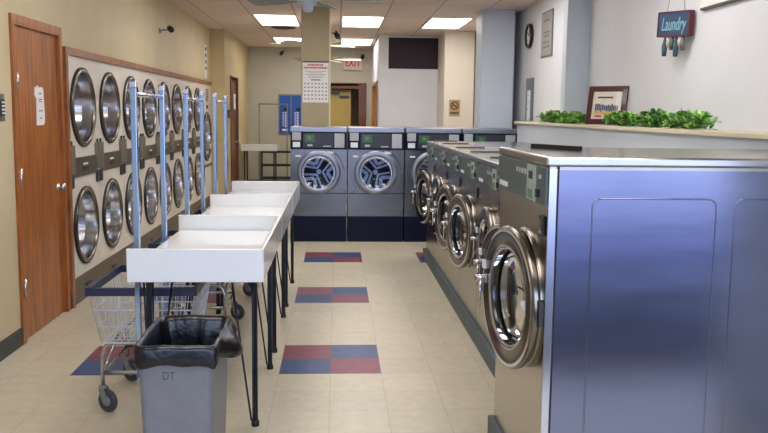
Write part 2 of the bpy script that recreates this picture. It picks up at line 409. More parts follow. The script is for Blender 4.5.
# front wall (behind the camera) with shop windows
w = MB().box(-2.3, 4.6, YF-.15, YF, 0, .06).box(-2.3, 4.6, YF-.15, YF, 2.65, ZC).box(-2.3, -2.0, YF-.15, YF, .06, 2.65).box(4.45, 4.6, YF-.15, YF, .06, 2.65)
struct('wall_front', w, M['white_wall'])
wd = sthing('window_2')
f = MB()
for x in (-2.0, -.40, 1.2, 2.8, 4.39): f.box(x, x+.06, YF-.1, YF-.03, .06, 2.65)
f.box(-2.0, 4.45, YF-.1, YF-.03, .06, .11).box(-2.0, 4.45, YF-.1, YF-.03, 2.6, 2.65)
f.build('window_frame', M['plate'], wd)
# corridor behind the back doorway
struct('wall_corridor', MB().box(-.9, 1.4, 18.6, 18.7, 0, ZC).box(-.95, -.9, YB+.15, 18.6, 0, ZC).box(1.0, 1.1, YB+.15, 18.6, 0, ZC), M['tan2'], 'ochre corridor wall beyond the back doorway')
# outer shells that keep stray daylight out
struct('wall_outer', MB().box(-4.6, -4.5, YF, 20, 0, ZC).box(4.6, 4.7, YF, 20, 0, ZC).box(-4.5, 4.6, 20, 20.1, 0, ZC).box(-4.5, -2.3, YF-.15, YF, 0, ZC).box(4.6, 4.7, YF-.15, YF, 0, ZC), M['white_wall'], 'outer building wall')

# baseboards
struct('baseboard_left', MB().box(XL, XL+.014, YF, 5.40, 0, .115).box(XL, XL+.014, 6.33, 6.395, 0, .115), M['base_green'])
struct('baseboard_back', MB().box(-1.84, -.5, YB-.014, YB, 0, .12).box(-1.84, -1.826, 15.5, YB-.014, 0, .12).box(-1.84, -1.826, 13.72, 14.34, 0, .12), M['base_green'])

# doors ------------------------------------------------------------
d = sthing('door_1', (XL, 5.41, 0), 0, 'orange-brown wooden door in the left wall')
MB().box(-.05, -.008, .036, .874, .008, 2.084).build('door_leaf', M['wood'], d)
f = MB().box(-.14, .014, 0, .035, 0, 2.13).box(-.14, .014, .875, .91, 0, 2.13).box(-.14, .014, .035, .875, 2.085, 2.13)
f.box(0, .018, -.02, .03, 0, 2.15).box(0, .018, .88, .93, 0, 2.15).box(0, .018, .03, .88, 2.10, 2.15)
f.build('door_frame', M['wood'], d)
for z in (.30, 1.03, 1.66): tag(MB().box(-.0075, -.004, .037, .06, z, z+.13).tube([(.018, .040, z), (.018, .040, z+.13)], .010).box(-.006, .018, .037, .043, z, z+.13).build('hinge', M['chrome_soft'], d), 'steel hinge')
k = MB().lathe([(.033, 0), (.033, .008), (.015, .012), (.015, .022), (.028, .028), (.032, .04), (.025, .052), (1e-3, .056)], (-.008, .82, .97), 'x', 24); 
tag(k.build('door_knob', M['chrome_soft'], d), 'round satin steel knob')

d = sthing('door_2', (-1.84, 14.42, 0), 0, 'dark red-brown door in the far left wall')
MB().box(-.06, -.02, .03, .97, .008, 2.09).build('door_leaf', M['wood_dark'], d)
f = MB().box(-.14, .02, 0, .04, 0, 2.13).box(-.14, .02, .96, 1.0, 0, 2.13).box(-.14, .02, .04, .96, 2.09, 2.13).box(0, .02, -.03, .02, 0, 2.16).box(0, .02, .98, 1.03, 0, 2.16).box(0, .02, .02, .98, 2.1, 2.16)
f.build('door_frame', M['wood_dark'], d)
MB().lathe([(.03, 0), (.012, .01), (.012, .035), (.03, .05), (.028, .07), (1e-3, .075)], (-.02, .88, .98), 'x', 20).build('door_knob', M['chrome_soft'], d)

d = sthing('door_3', (0, YB, 0), 0, 'brown framed back doorway with a yellow door')
f = MB().box(.46, .62, -.03, .16, 0, 2.10).box(-.42, -.36, -.03, .16, 0, 2.10).box(-.36, .46, -.03, .16, 2.04, 2.14).box(-.42, .62, -.03, .0, 2.10, 2.16)
f.build('door_frame', M['wood_dark'], d)
MB().box(-.36, .30, .10, .14, .01, 2.02).build('door_leaf', M['yellowdoor'], d)
f = MB().box(-.20, .06, .03, .09, 1.93, 1.99).obox((.05, .06, 2.0), (.36, .02, 1.99), .02, .012).obox((-.2, .05, 1.99), (-.36, .02, 2.02), .02, .012)
f.build('door_closer', M['dkgrey'], d)
MB().box(.06, .26, .07, .10, 1.84, 1.90).build('latch_plate', M['dkgrey'], d)

d = sthing('door_4', (.73, 14.75, 0), 0, 'light wooden door in the side of the office partition')
MB().box(.03, .07, .06, 2.08, .01, 2.06).build('door_leaf', M['wood_light'], d)
MB().box(-.015, .12, 0, .06, 0, 2.12).box(-.015, .12, 2.08, 2.15, 0, 2.12).box(-.015, .12, .06, 2.08, 2.06, 2.12).build('door_frame', M['wood_light'], d)
MB().box(.008, .028, .12, .15, 1.6, 1.72).build('hinge', M['chrome_soft'], d)

# wood trim round the dryer bank
struct('trim_1', MB().box(XL-.02, XL+.025, 6.395, 6.45, 0, 2.02).box(XL-.02, XL+.025, 6.45, 13.72, 1.965, 2.02), M['wood_trim'], 'oak trim framing the dryer bank')
# curb under the right row
struct('trim_2', MB().box(.94, 2.07, 3.80, 8.72, 0, .1).box(.742, 2.07, 2.86, 3.80, 0, .095), M['curb'], 'dark blue-grey curb under the right washers')

# ------------------------------------------------------------------ ceiling lights
ROWS = [(11.52, 12.94), (15.03, 16.45), (8.0, 9.42), (4.5, 5.92), (1.0, 2.42)]
lab = {(0, 0): 'lit ceiling panel left of the tan pillar, in the nearer row', (0, 1): 'lit ceiling panel just right of the tan pillar, in the nearer row', (0, 2): 'lit ceiling panel in front of the dark transom window',
       (1, 0): 'far lit ceiling panel partly behind the tan pillar, above its left side', (1, 1): 'far lit ceiling panel above the exit sign'}
proto = None
for ri, (ya, yb) in enumerate(ROWS):
    for ci, xa in enumerate((-1.165, .065, 1.30)):
        if ri == 1 and ci == 2: continue
        if proto is None:
            proto = thing('ceiling_light', '', 'ceiling light')
            MB().box(.02, .58, .02, 1.40, -.004, .0).build('diffuser', M['light'], proto)
            MB().box(0, .02, 0, 1.42, -.012, 0).box(.58, .6, 0, 1.42, -.012, 0).box(.02, .58, 0, .02, -.012, 0).box(.02, .58, 1.40, 1.42, -.012, 0).build('frame', M['lframe'], proto)
            o = proto
        else: o = copy_tree(proto)
        o.location = (xa, ya, ZC)
        o['group'] = 'ceiling panel lights'
        o['label'] = lab.get((ri, ci), 'lit ceiling panel nearer the camera, above the top of the photo')
# round ceiling vent
tag(MB().lathe([(1e-3, -.035), (.10, -.03), (.19, -.012), (.20, 0)], (-.85, 13.25, ZC), 'z', 32).build('ceiling_vent', M['vent']), 'round dark ceiling vent between the two left light panels', 'vent')

# ------------------------------------------------------------------ ceiling fans
def fan(label, x, y, zb, blade_mat, a0, nb=5, rad=.64):
    t = thing('ceiling_fan', label, 'ceiling fan', (x, y, ZC), 0, 'ceiling fans along the aisle')
    h = zb-ZC
    MB().lathe([(1e-3, 0), (.065, 0), (.06, -.03), (.03, -.06), (.03, -.07)], axis='z', n=24).build('canopy', M['fan_hub'], t)
    MB().tube([(0, 0, -.04), (0, 0, h+.08)], .012).build('downrod', M['fan_hub'], t)
    MB().lathe([(1e-3, h+.1), (.05, h+.1), (.085, h+.06), (.09, h+.0), (.075, h-.04), (.05, h-.06), (.045, h-.1), (.03, h-.115), (1e-3, h-.12)], axis='z', n=28).build('motor', M['fan_hub'], t)
    for k in range(nb):
        a = a0+2*pi*k/nb
        b = MB(); n = 8; top = []; bot = []
        for i in range(n+1):
            u = i/n; r_ = .16+(rad-.16)*u; wd_ = .055+.03*min(1, u*2.5)
            if i == n: wd_ *= .75
            for lst, dz in ((top, .004), (bot, -.004)):
                lst.append([b.b.verts.new((r_, s_*wd_, dz+s_*wd_*.2)) for s_ in (-1, 1)])
        for i in range(n):
            b._f([top[i][0], top[i+1][0], top[i+1][1], top[i][1]]); b._f([bot[i][1], bot[i+1][1], bot[i+1][0], bot[i][0]])
            b._f([top[i][1], top[i+1][1], bot[i+1][1], bot[i][1]]); b._f([top[i+1][0], top[i][0], bot[i][0], bot[i+1][0]])
        b._f([top[0][1], bot[0][1], bot[0][0], top[0][0]]); b._f([top[n][0], bot[n][0], bot[n][1], top[n][1]])
        bl = b.build('blade', blade_mat, t, (0, 0, h), (0, 0, a))
        MB().obox((.07, 0, .0), (.2, 0, -.006), .035, .006).build('blade_bracket', M['fan_hub'], bl)
    return t
fan('grey-bladed ceiling fan at the top edge, hub in front of the tan pillar', -.255, 7.3, 2.53, M['fan'], R(0))
fan('white ceiling fan mostly behind the tan pillar, below the far light panels', -.36, 11.9, 2.50, M['fan_white'], R(18))
fan('farthest white ceiling fan, blades crossing in front of the exit sign', -.21, 15.0, 2.49, M['fan_white'], R(-4))

# ------------------------------------------------------------------ stacked dryers on the left
def porthole(parent, cz, r, name, glassm, ringm, y=0, depth=.085, lname=None):
    """door = ring, gasket, recessed glass"""
    d = MB().lathe([(r, y+.0), (r, y-.016), (r-.008, y-.024), (r-.026, y-.026), (r-.034, y-.018), (r-.038, y+.0), (r-.044, y+depth)], (0, 0, cz), 'y', 64, mats=[1, 1, 1, 1, 1, 0]).build(name, [M['chrome_soft'], ringm], parent)
    MB().lathe([(r+.010, y-.0), (r+.010, y-.016), (r-.002, y-.018)], (0, 0, cz), 'y', 56).build('gasket', M['gasket'], d)
    MB().lathe([(r-.044, y+depth), (r-.09, y+depth+.004), ((r-.1)*.5, y+depth+.006), (1e-3, y+depth+.006)], (0, 0, cz), 'y', 40).build('glass', glassm, d)
    return d
def drum(parent, cz, r, y0, y1, m, name='drum'):
    return MB().lathe([(r, y0), (r, y1), (1e-3, y1)], (0, 0, cz), 'y', 40).build(name, m, parent)
DW = .79
def make_dryer():
    t = thing('stacked_dryer', '', 'dryer', group='stacked dryers along the left wall')
    h = DW/2-.003
    c = MB()
    c.holed(-h, h, 1.175, 1.965, 0, 0, 1.565, .30); c.holed(-h, h, .215, 1.0, 0, 0, .600, .30)
    c.quad((-h, 0, 1.0), (h, 0, 1.0), (h, 0, 1.175), (-h, 0, 1.175))
    c.quad((-h, 0, .05), (h, 0, .05), (h, 0, .215), (-h, 0, .215))
    c.quad((-h, .85, .05), (-h, 0, .05), (-h, 0, 1.965), (-h, .85, 1.965)).quad((h, 0, .05), (h, .85, .05), (h, .85, 1.965), (h, 0, 1.965))
    c.quad((-h, 0, 1.965), (h, 0, 1.965), (h, .85, 1.965), (-h, .85, 1.965)).quad((h, .85, 0), (-h, .85, 0), (-h, .85, 1.965), (h, .85, 1.965))
    c.quad((-h, .85, 0), (h, .85, 0), (h, 0, .05), (-h, 0, .05))
    c.build('cabinet', M['white_enamel'], t)
    for cz, nm in ((1.565, 'door'), (.600, 'door')):
        porthole(t, cz, .312, nm, M['glass_dryer'], M['rim_dark'])
        drum(t, cz, .29, .115, .72, M['drum_dark'])
    MB().box(-h+.06, h-.06, -.012, -.001, 1.01, 1.165, .003).build('control_panel', M['grey_panel'], t)
    MB().box(-.06, .05, -.017, -.012, 1.10, 1.115).build('label_strip', M['label_white'], t)
    MB().box(-.07, .07, -.016, -.012, 1.05, 1.085).build('coin_slot', M['black'], t)
    for s_ in (-1, 1):
        x = s_*(h-.045)
        b = MB().box(x-.04, x+.04, -.03, -.001, 1.045, 1.27, .004).build('coin_box', M['grey_box'], t)
        MB().tube([(x, -.012, 1.27), (x, -.012, 1.30)], .009).build('lock', M['dkgrey'], b)
        MB().box(x-.035, x+.03, -.02, -.001, .93, 1.03, .003).build('coin_return', M['dkgrey'], b)
    MB().box(-h, h, -.008, -.001, 0, .21).build('kick_panel', M['kick'], t)
    MB().box(-.07, .07, -.016, -.008, .10, .12).build('kick_handle', M['black'], t)
    return t
labs = ['stacked pair of white dryers beside the brown door, nearest of the bank', 'second stacked dryer pair from the brown door', 'third stacked dryer pair from the brown door',
        'fourth stacked dryer pair, just past the nearest chrome hanging post', 'fifth stacked dryer pair, seen behind the second chrome post', 'sixth stacked dryer pair, between the second and third chrome posts',
        'seventh stacked dryer pair, seen behind the third chrome post', 'eighth stacked dryer pair, next to the single dryer at the far end']
pd = make_dryer()
for i in range(8):
    o = pd if i == 0 else copy_tree(pd)
    o['label'] = labs[i]; o.location = (XL, 6.455+DW*(i+.5), 0); o.rotation_euler = (0, 0, R(90))
# single big dryer
t = thing('single_dryer', 'single tall white dryer with one large door at the far end of the bank', 'dryer', (XL, 13.25, 0), R(90))
h = .455
c = MB().holed(-h, h, .62, 1.68, 0, .0, 1.14, .36)
c.quad((-h, 0, 1.68), (h, 0, 1.68), (h, 0, 1.965), (-h, 0, 1.965)).quad((-h, 0, .0), (h, 0, .0), (h, 0, .62), (-h, 0, .62))
c.quad((-h, .85, 0), (-h, 0, 0), (-h, 0, 1.965), (-h, .85, 1.965)).quad((h, 0, 0), (h, .85, 0), (h, .85, 1.965), (h, 0, 1.965)).quad((-h, 0, 1.965), (h, 0, 1.965), (h, .85, 1.965), (-h, .85, 1.965)).quad((-h, .85, 0), (h, .85, 0), (h, .85, 1.965), (-h, .85, 1.965))
c.build('cabinet', M['white_enamel'], t)
porthole(t, 1.14, .38, 'door', M['glass_dryer'], M['rim_dark']); drum(t, 1.14, .34, .115, .72, M['drum_dark'])
v = MB()
for k in range(6): v.box(-.05, .15, -.008, -.001, 1.70+k*.035, 1.72+k*.035)
v.build('vent_grille', M['dkgrey'], t)
MB().box(.0, .1, -.012, -.001, 1.58, 1.64).build('display', M['dkgrey'], t)
MB().box(-h, h, -.01, -.001, .66, .70).build('trim_strip', M['grey_panel'], t)
MB().box(-h, h, -.008, -.001, .0, .17).build('kick_panel', M['kick'], t)

# ------------------------------------------------------------------ far row of washers facing the camera
def make_front_washer():
    W_ = .683; h = W_/2-.007
    t = thing('front_load_washer', '', 'washing machine', group='washers across the back of the aisle')
    c = MB().holed(-h, h, .59, 1.105, 0, 0, .835, .215)
    c.quad((-h, 0, .31), (h, 0, .31), (h, 0, .58), (-h, 0, .58)).quad((-h, 0, .58), (h, 0, .58), (h, .006, .585), (-h, .006, .585)).quad((-h, .006, .585), (h, .006, .585), (h, 0, .59), (-h, 0, .59))
    c.quad((-h, 0, 1.105), (h, 0, 1.105), (h, 0, 1.34), (-h, 0, 1.34)).quad((-h, .75, .31), (-h, 0, .31), (-h, 0, 1.34), (-h, .75, 1.34)).quad((h, 0, .31), (h, .75, .31), (h, .75, 1.34), (h, 0, 1.34))
    c.quad((-h, .75, .31), (h, .75, .31), (h, .75, 1.34), (-h, .75, 1.34)).quad((-h, 0, .31), (-h, .75, .31), (h, .75, .31), (h, 0, .31))
    c.build('cabinet', M['steel_blue'], t)
    MB().box(-h, h, -.012, .76, 1.315, 1.372, .006).build('lid', M['steel'], t)
    cn = MB().box(-h, h, -.016, -.001, 1.11, 1.314, .003).build('console', M['navy'], t)
    b = MB().box(-h+.02, -h+.125, -.03, -.016, 1.215, 1.31, .004).build('coin_slot', M['ltgrey'], cn)
    MB().box(-h+.03, -h+.115, -.024, -.016, 1.135, 1.195).build('price_label', M['label_white'], cn)
    MB().box(-h+.15, -h+.51, -.02, -.016, 1.13, 1.30).build('display', M['dkgrey'], cn)
    b = MB().box(-h+.17, -h+.285, -.023, -.02, 1.195, 1.285).build('green_panel', M['lcd'], cn)
    MB().box(-h+.205, -h+.245, -.026, -.023, 1.225, 1.265).build('green_lamp', M['lcd2'], cn)
    MB().box(-h+.20, -h+.26, -.022, -.02, 1.145, 1.17).box(-h+.39, -h+.48, -.022, -.02, 1.14, 1.155).build('badge', M['ltgrey'], cn)
    MB().box(-h+.52, -h+.64, -.022, -.016, 1.13, 1.30, .003).build('instructions', M['ltgrey'], cn)
    MB().box(-h, h, -.004, .72, 0, .308).build('base', M['navy'], t)
    # door
    d = MB().lathe([(.262, 0), (.262, -.012), (.256, -.020), (.215, -.026), (.205, -.022), (.197, -.01), (.192, .03)], (0, 0, .835), 'y', 56).build('door', M['ring_blue'], t)
    MB().lathe([(.197, -.01), (.19, .015), (.12, .04), (1e-3, .05)], (0, 0, .835), 'y', 40).build('glass', M['glass'], d)
    MB().box(.222, .244, -.045, -.020, .79, .88, .004).build('handle', M['ring_blue'], d)
    g = MB().lathe([(.21, .02), (.21, .16), (1e-3, .16)], (0, 0, 0), 'y', 40).build('drum', M['drum_blue'], t, (0, 0, .835), (0, R(-115), 0))
    for k in range(3):
        v = MB(); a = k*2*pi/3
        def P(r_, da, y_=.13): return (cos(a+R(da))*r_, y_, sin(a+R(da))*r_)
        for s_ in (-1, 1):
            v.obox(P(.178, s_*44), P(.045, 0), .024, .02, (0, 1, 0)).obox(P(.188, s_*26, .125), P(.098, 0, .125), .040, .02, (0, 1, 0))
        v.build('drum_vane', M['vane'], g)
    MB().disc((0, .12, 0), .03, 'y', 16).build('drum_hub', M['vane'], g)
    MB().box(-.275, -.215, -.004, -.001, 1.02, 1.04).build('badge', M['label_white'], t)
    MB().box(.10, .18, -.004, -.001, 1.06, 1.09).build('price_sticker', M['label_white'], t)
    gr = MB()
    for k in range(8):
        a0, a1 = R(95-k*10), R(95-(k+1)*10)
    gr.tube([(.30*cos(R(80-k*9)), -.002, .835+.30*sin(R(80-k*9))) for k in range(9)], .004, 6)
    gr.build('door_recess', M['dkgrey'], t)
    return t
pw = make_front_washer()
fl = ['front-facing washer at the left end of the far row', 'second front-facing washer from the left in the far row', 'third front-facing washer, half hidden behind the open door of the right row', 'right-end washer of the far row, only its console showing above the right row']
for i in range(4):
    o = pw if i == 0 else copy_tree(pw)
    o['label'] = fl[i]; o.location = (-.552+.683*(i+.5), 9.765, 0)
    if i == 1:
        for ch in o.children:
            if ch.name.startswith('drum'): ch.rotation_euler = (0, R(-75), 0)

# ------------------------------------------------------------------ right row of washers facing left
def make_side_washer(name, label, w, z0, h_, dcz, dr, depth, ang, con=.135, big=False, group=None, dx=0.0):
    """front at local y=0 facing -y; x to the near side"""
    t = thing(name, label, 'washing machine', group=group)
    h = w/2-.004; zt = h_; lid = .035; cz = dcz
    c = MB()
    c.holed(-h, h, z0, zt-lid-con, 0, dx, cz, dr-.06)
    c.quad((-h, 0, zt-lid-con), (h, 0, zt-lid-con), (h, 0, zt-lid), (-h, 0, zt-lid))
    c.quad((-h, depth, z0), (h, depth, z0), (h, depth, zt-lid), (-h, depth, zt-lid)).quad((-h, 0, z0), (-h, depth, z0), (h, depth, z0), (h, 0, z0))
    c.quad((-h, depth, z0), (-h, 0, z0), (-h, 0, zt-lid), (-h, depth, zt-lid)).quad((h, 0, z0), (h, depth, z0), (h, depth, zt-lid), (h, 0, zt-lid))
    c.build('cabinet', M['steel_front'], t)
    MB().box(-h-.002, h+.002, -.012, depth+.01, zt-lid, zt, .008).build('lid', M['steel_lid'], t)
    if big:
        # side sheet with rolled edges, a seam and two pressed rectangles
        s = MB().box(h, h+.004, .035, depth, z0, zt-lid-.012); s.build('side_panel', M['steel_side'], t)
        MB().box(h, h+.006, -.002, .028, z0, zt-lid-.008, .002).build('corner_post', M['chrome_soft'], t)
        MB().box(h-.002, h+.001, .026, .037, z0, zt-lid).build('seam', M['gasket'], t)
        for (ya, yb) in ((.16, .62), (.69, 1.15)):
            zb_, zt_ = z0+.02, 1.25; rr = .03; pts = []
            for (cy_, cz_, a0) in ((ya+rr, zt_-rr, 180), (yb-rr, zt_-rr, 90), (yb-rr, zb_+rr, 0), (ya+rr, zb_+rr, -90)):
                for k in range(6): a = R(a0-k*18); pts.append((h+.003, cy_+rr*cos(a), cz_+rr*sin(a)))
            pts.append(pts[0])
            MB().tube(pts, .0035, 6, False).build('pressed_outline', M['steel_side'], t)
    # console
    cn = MB().box(-h+.004, h-.004, -.012, -.001, zt-lid-con+.004, zt-lid-.004, .003).build('console', M['console'], t)
    zl, zh = zt-lid-con, zt-lid
    MB().box(h*.36, h*.66, -.017, -.012, zl+.008, zh-.008).build('instruction_panel', M['console_light'], cn)
    MB().box(h*.45, h*.57, -.02, -.017, zh-.06, zh-.03).build('display', M['black'], cn)
    MB().box(h*.42, h*.58, -.019, -.017, zl+.015, zl+.05).build('green_label', M['lcd2'], cn)
    q = MB()
    for k in range(4): q.box(-h*.1+k*.05, -h*.1+k*.05+.02, -.016, -.012, zh-.05, zh-.03)
    q.build('button', M['ltgrey'], cn)
    MB().box(-h*.88, -h*.5, -.015, -.012, zl+.018, zl+.038).build('badge', M['label_white'], cn)
    MB().box(h*.78, h*.84, -.018, -.012, zh-.05, zh-.035).build('indicator', M['ltgrey'], cn); MB().box(h*.74, h*.80, -.024, -.012, zl+.03, zl+.06).build('keyhole', M['black'], cn)
    # latch badge
    MB().box(h*.78, h*.93, -.010, -.001, zl-.11, zl-.035, .003).build('lock_plate', M['black'], t)
    MB().box(h*.81, h*.90, -.013, -.010, zl-.10, zl-.045).build('lock_face', M['rim_dark'], t)
    # ring on the body and tub
    rg = MB().lathe([(dr-.005, 0), (dr-.005, -.016), (dr-.03, -.022), (dr-.055, -.008), (dr-.06, .03)], (dx, 0, cz), 'y', 56).build('body_ring', M['rim_dark'], t)
    g = MB().lathe([(dr-.055, .02), (dr-.055, .45), (1e-3, .45)], (dx, 0, cz), 'y', 40).build('drum', M['drum'], t)
    v = MB()
    for k in range(3):
        a = R(20)+k*2*pi/3
        v.obox((dx+cos(a)*(dr-.075), .05, cz+sin(a)*(dr-.075)), (dx+cos(a)*(dr-.075), .42, cz+sin(a)*(dr-.075)), .05, .04)
    v.build('drum_lifter', M['drum'], g)
    # door, hinged on the near side
    R_ = dr
    d = MB().lathe([(R_, -.002), (R_+.002, -.018), (R_-.008, -.028), (R_-.022, -.029), (R_-.066, -.020), (R_-.074, -.026), (R_-.092, -.022), (R_-.102, .02), (R_, -.002)], (-R_, 0, 0), 'y', 64, mats=[0, 0, 1, 0, 0, 1, 0, 0])
    d = d.build('door', [M['rim_dark'], M['chrome']], t, (dx+R_, -.012, cz), (0, 0, R(ang)))
    MB().lathe([(R_-.095, -.02), (R_-.10, .03), (R_-.13, .07), (1e-3, .09)], (-R_, 0, 0), 'y', 40).build('glass', M['glass'], d)
    MB().lathe([(R_-.002, -.002), (R_-.01, .008), (R_-.05, .009)], (-R_, 0, 0), 'y', 56).build('gasket', M['gasket'], d)
    hd = MB().tube([(-2*R_+.03, -.01, .03), (-2*R_+.03, -.07, .03)], .012, 12).tube([(-2*R_+.03, -.045, .03), (-2*R_+.028, -.048, -.10)], .006, 8).box(-2*R_+.01, -2*R_+.06, -.03, -.004, .01, .05, .003)
    hd.build('handle', M['chrome_soft'], d)
    MB().box(-2*R_+.012, -2*R_+.045, -.034, -.019, .07, .105).build('sticker', M['label_white'], d)
    MB().box(-.02, .02, -.012, .011, -.05, .05, .003).build('hinge', M['rim_dark'], d)
    # soap dispenser flap on the lid
    if big:
        MB().obox((-.30, .115, zt+.011), (-.02, .245, zt+.011), .025, .02).build('dispenser_grip', M['black'], t)
    else:
        MB().obox((-h*.75, .05, zt+.006), (-h*.75, .30, zt+.006), .025, .012).build('dispenser_grip', M['kick'], t)
    return t
GR = 'washers in the right row'
rows = [(8.32, .70, 12, 'farthest washer of the right row, its round door ajar against the far row'),
        (7.52, .90, 3, 'second farthest washer of the right row, door closed'),
        (6.68, .78, 10, 'third farthest washer of the right row, door slightly ajar'),
        (5.89, .80, 11, 'fourth farthest washer of the right row, round glass door standing ajar'),
        (5.09, .80, 0, 'washer whose closed round door shows between the ajar doors'),
        (4.27, .82, 14, 'washer mostly hidden behind the big near washer, only its door edge and handle showing')]
for y, w_, a, lb in rows:
    t = make_side_washer('side_washer', lb, w_, .1, 1.258, .70, .27, 1.02, a, group=GR, dx=.02)
    t.location = (.97, y, 0); t.rotation_euler = (0, 0, R(-90))
t = make_side_washer('large_washer', 'large stainless steel washer nearest the camera, its plain side panel facing out', .88, .095, 1.40, .82, .285, 1.27, 9, con=.15, big=True, dx=.13)
t.location = (.765, 3.33, 0); t.rotation_euler = (0, 0, R(-90))

# ------------------------------------------------------------------ folding tables
def make_table():
    t = thing('folding_table', '', 'table', group='white folding tables in a line')
    w, L = .62, 1.245
    MB().box(0, w-.02, .02, L-.0, .80, .822, .002).build('tabletop', M['table_white'], t)
    MB().box(-.008, w, 0, .02, .758, .915, .005).build('end_board', M['table_white'], t)
    MB().box(w-.02, w, .02, L, .758, .915, .005).build('side_board', M['table_white'], t)
    MB().box(0, w-.02, L-.02, L, .758, .80).build('rear_rail', M['table_white'], t)
    MB().box(.04, .07, .06, L-.06, .77, .80).box(w-.09, w-.06, .06, L-.06, .77, .80).build('under_frame', M['blackmetal'], t)
    for x, sx_ in ((.055, 1), (w-.06, -1)):
        for y, sy in ((.17, 1), (L-.17 if sx_ < 0 else L-.05, -1)):
            f = Vector((x, y, .006)); l = MB()
            # tapered flat bar
            a = [Vector((x-.006, y-.022, .77)), Vector((x+.006, y-.022, .77)), Vector((x+.006, y+.022, .77)), Vector((x-.006, y+.022, .77))]
            l.obox((x, y, .0), (x, y, .77), .026, .026)
            l.tube([(x+sx_*.115, y, .77), (x+sx_*.02, y, .03), (x, y, .006)], .0055, 6)
            l.tube([(x, y-sy*(.11 if sy*sx_ > 0 or sx_ < 0 else .03), .77), (x, y-sy*.016, .03), (x, y, .006)], .0055, 6)
            l.tube([(x, y+sy*(.09 if sx_ < 0 or sy > 0 else .05), .77), (x, y+sy*.016, .03), (x, y, .006)], .0055, 6)
            g = l.build('leg', M['blackmetal'], t)
            MB().lathe([(1e-3, 0), (.02, 0), (.02, .02), (.012, .035), (1e-3, .036)], (x, y, 0), 'z', 16).build('foot', M['black'], g)
    return t
pt = make_table()
tl = ['nearest white folding table, directly behind the grey waste bin', 'middle white folding table of the line of three', 'farthest white folding table of the aisle line, ending near the far washers']
for i in range(3):
    o = pt if i == 0 else copy_tree(pt)
    o['label'] = tl[i]; o.location = (-.955, 3.77+1.252*i, 0)
# raised end of the last table
o = MB().box(-.955, -.335, 7.513, 7.533, .758, .915, .004).build('end_board', M['table_white'])
last = [x for x in bpy.data.objects if x.name.startswith('folding_table')][-1]
o.parent = last; o.location = (.955, -(3.77+1.252*2), 0)
# far small table by the left wall
t = thing('side_table', 'small cream folding table against the far left wall', 'table', (-1.815, 15.72, 0))
MB().box(0, .66, 0, .6, .86, .90, .003).build('tabletop', M['table_white'], t)
MB().box(0, .68, -.02, 0, .80, .925, .003).box(.66, .68, 0, .6, .80, .925).build('edge_board', M['table_white'], t)
for x in (.06, .62):
    for y in (.06, .54):
        MB().obox((x, y, 0), (x, y, .86), .025, .025).tube([(x, y+(.15 if y < .5 else -.15), .86), (x, y, .01)], .007, 6).build('leg', M['blackmetal'], t)

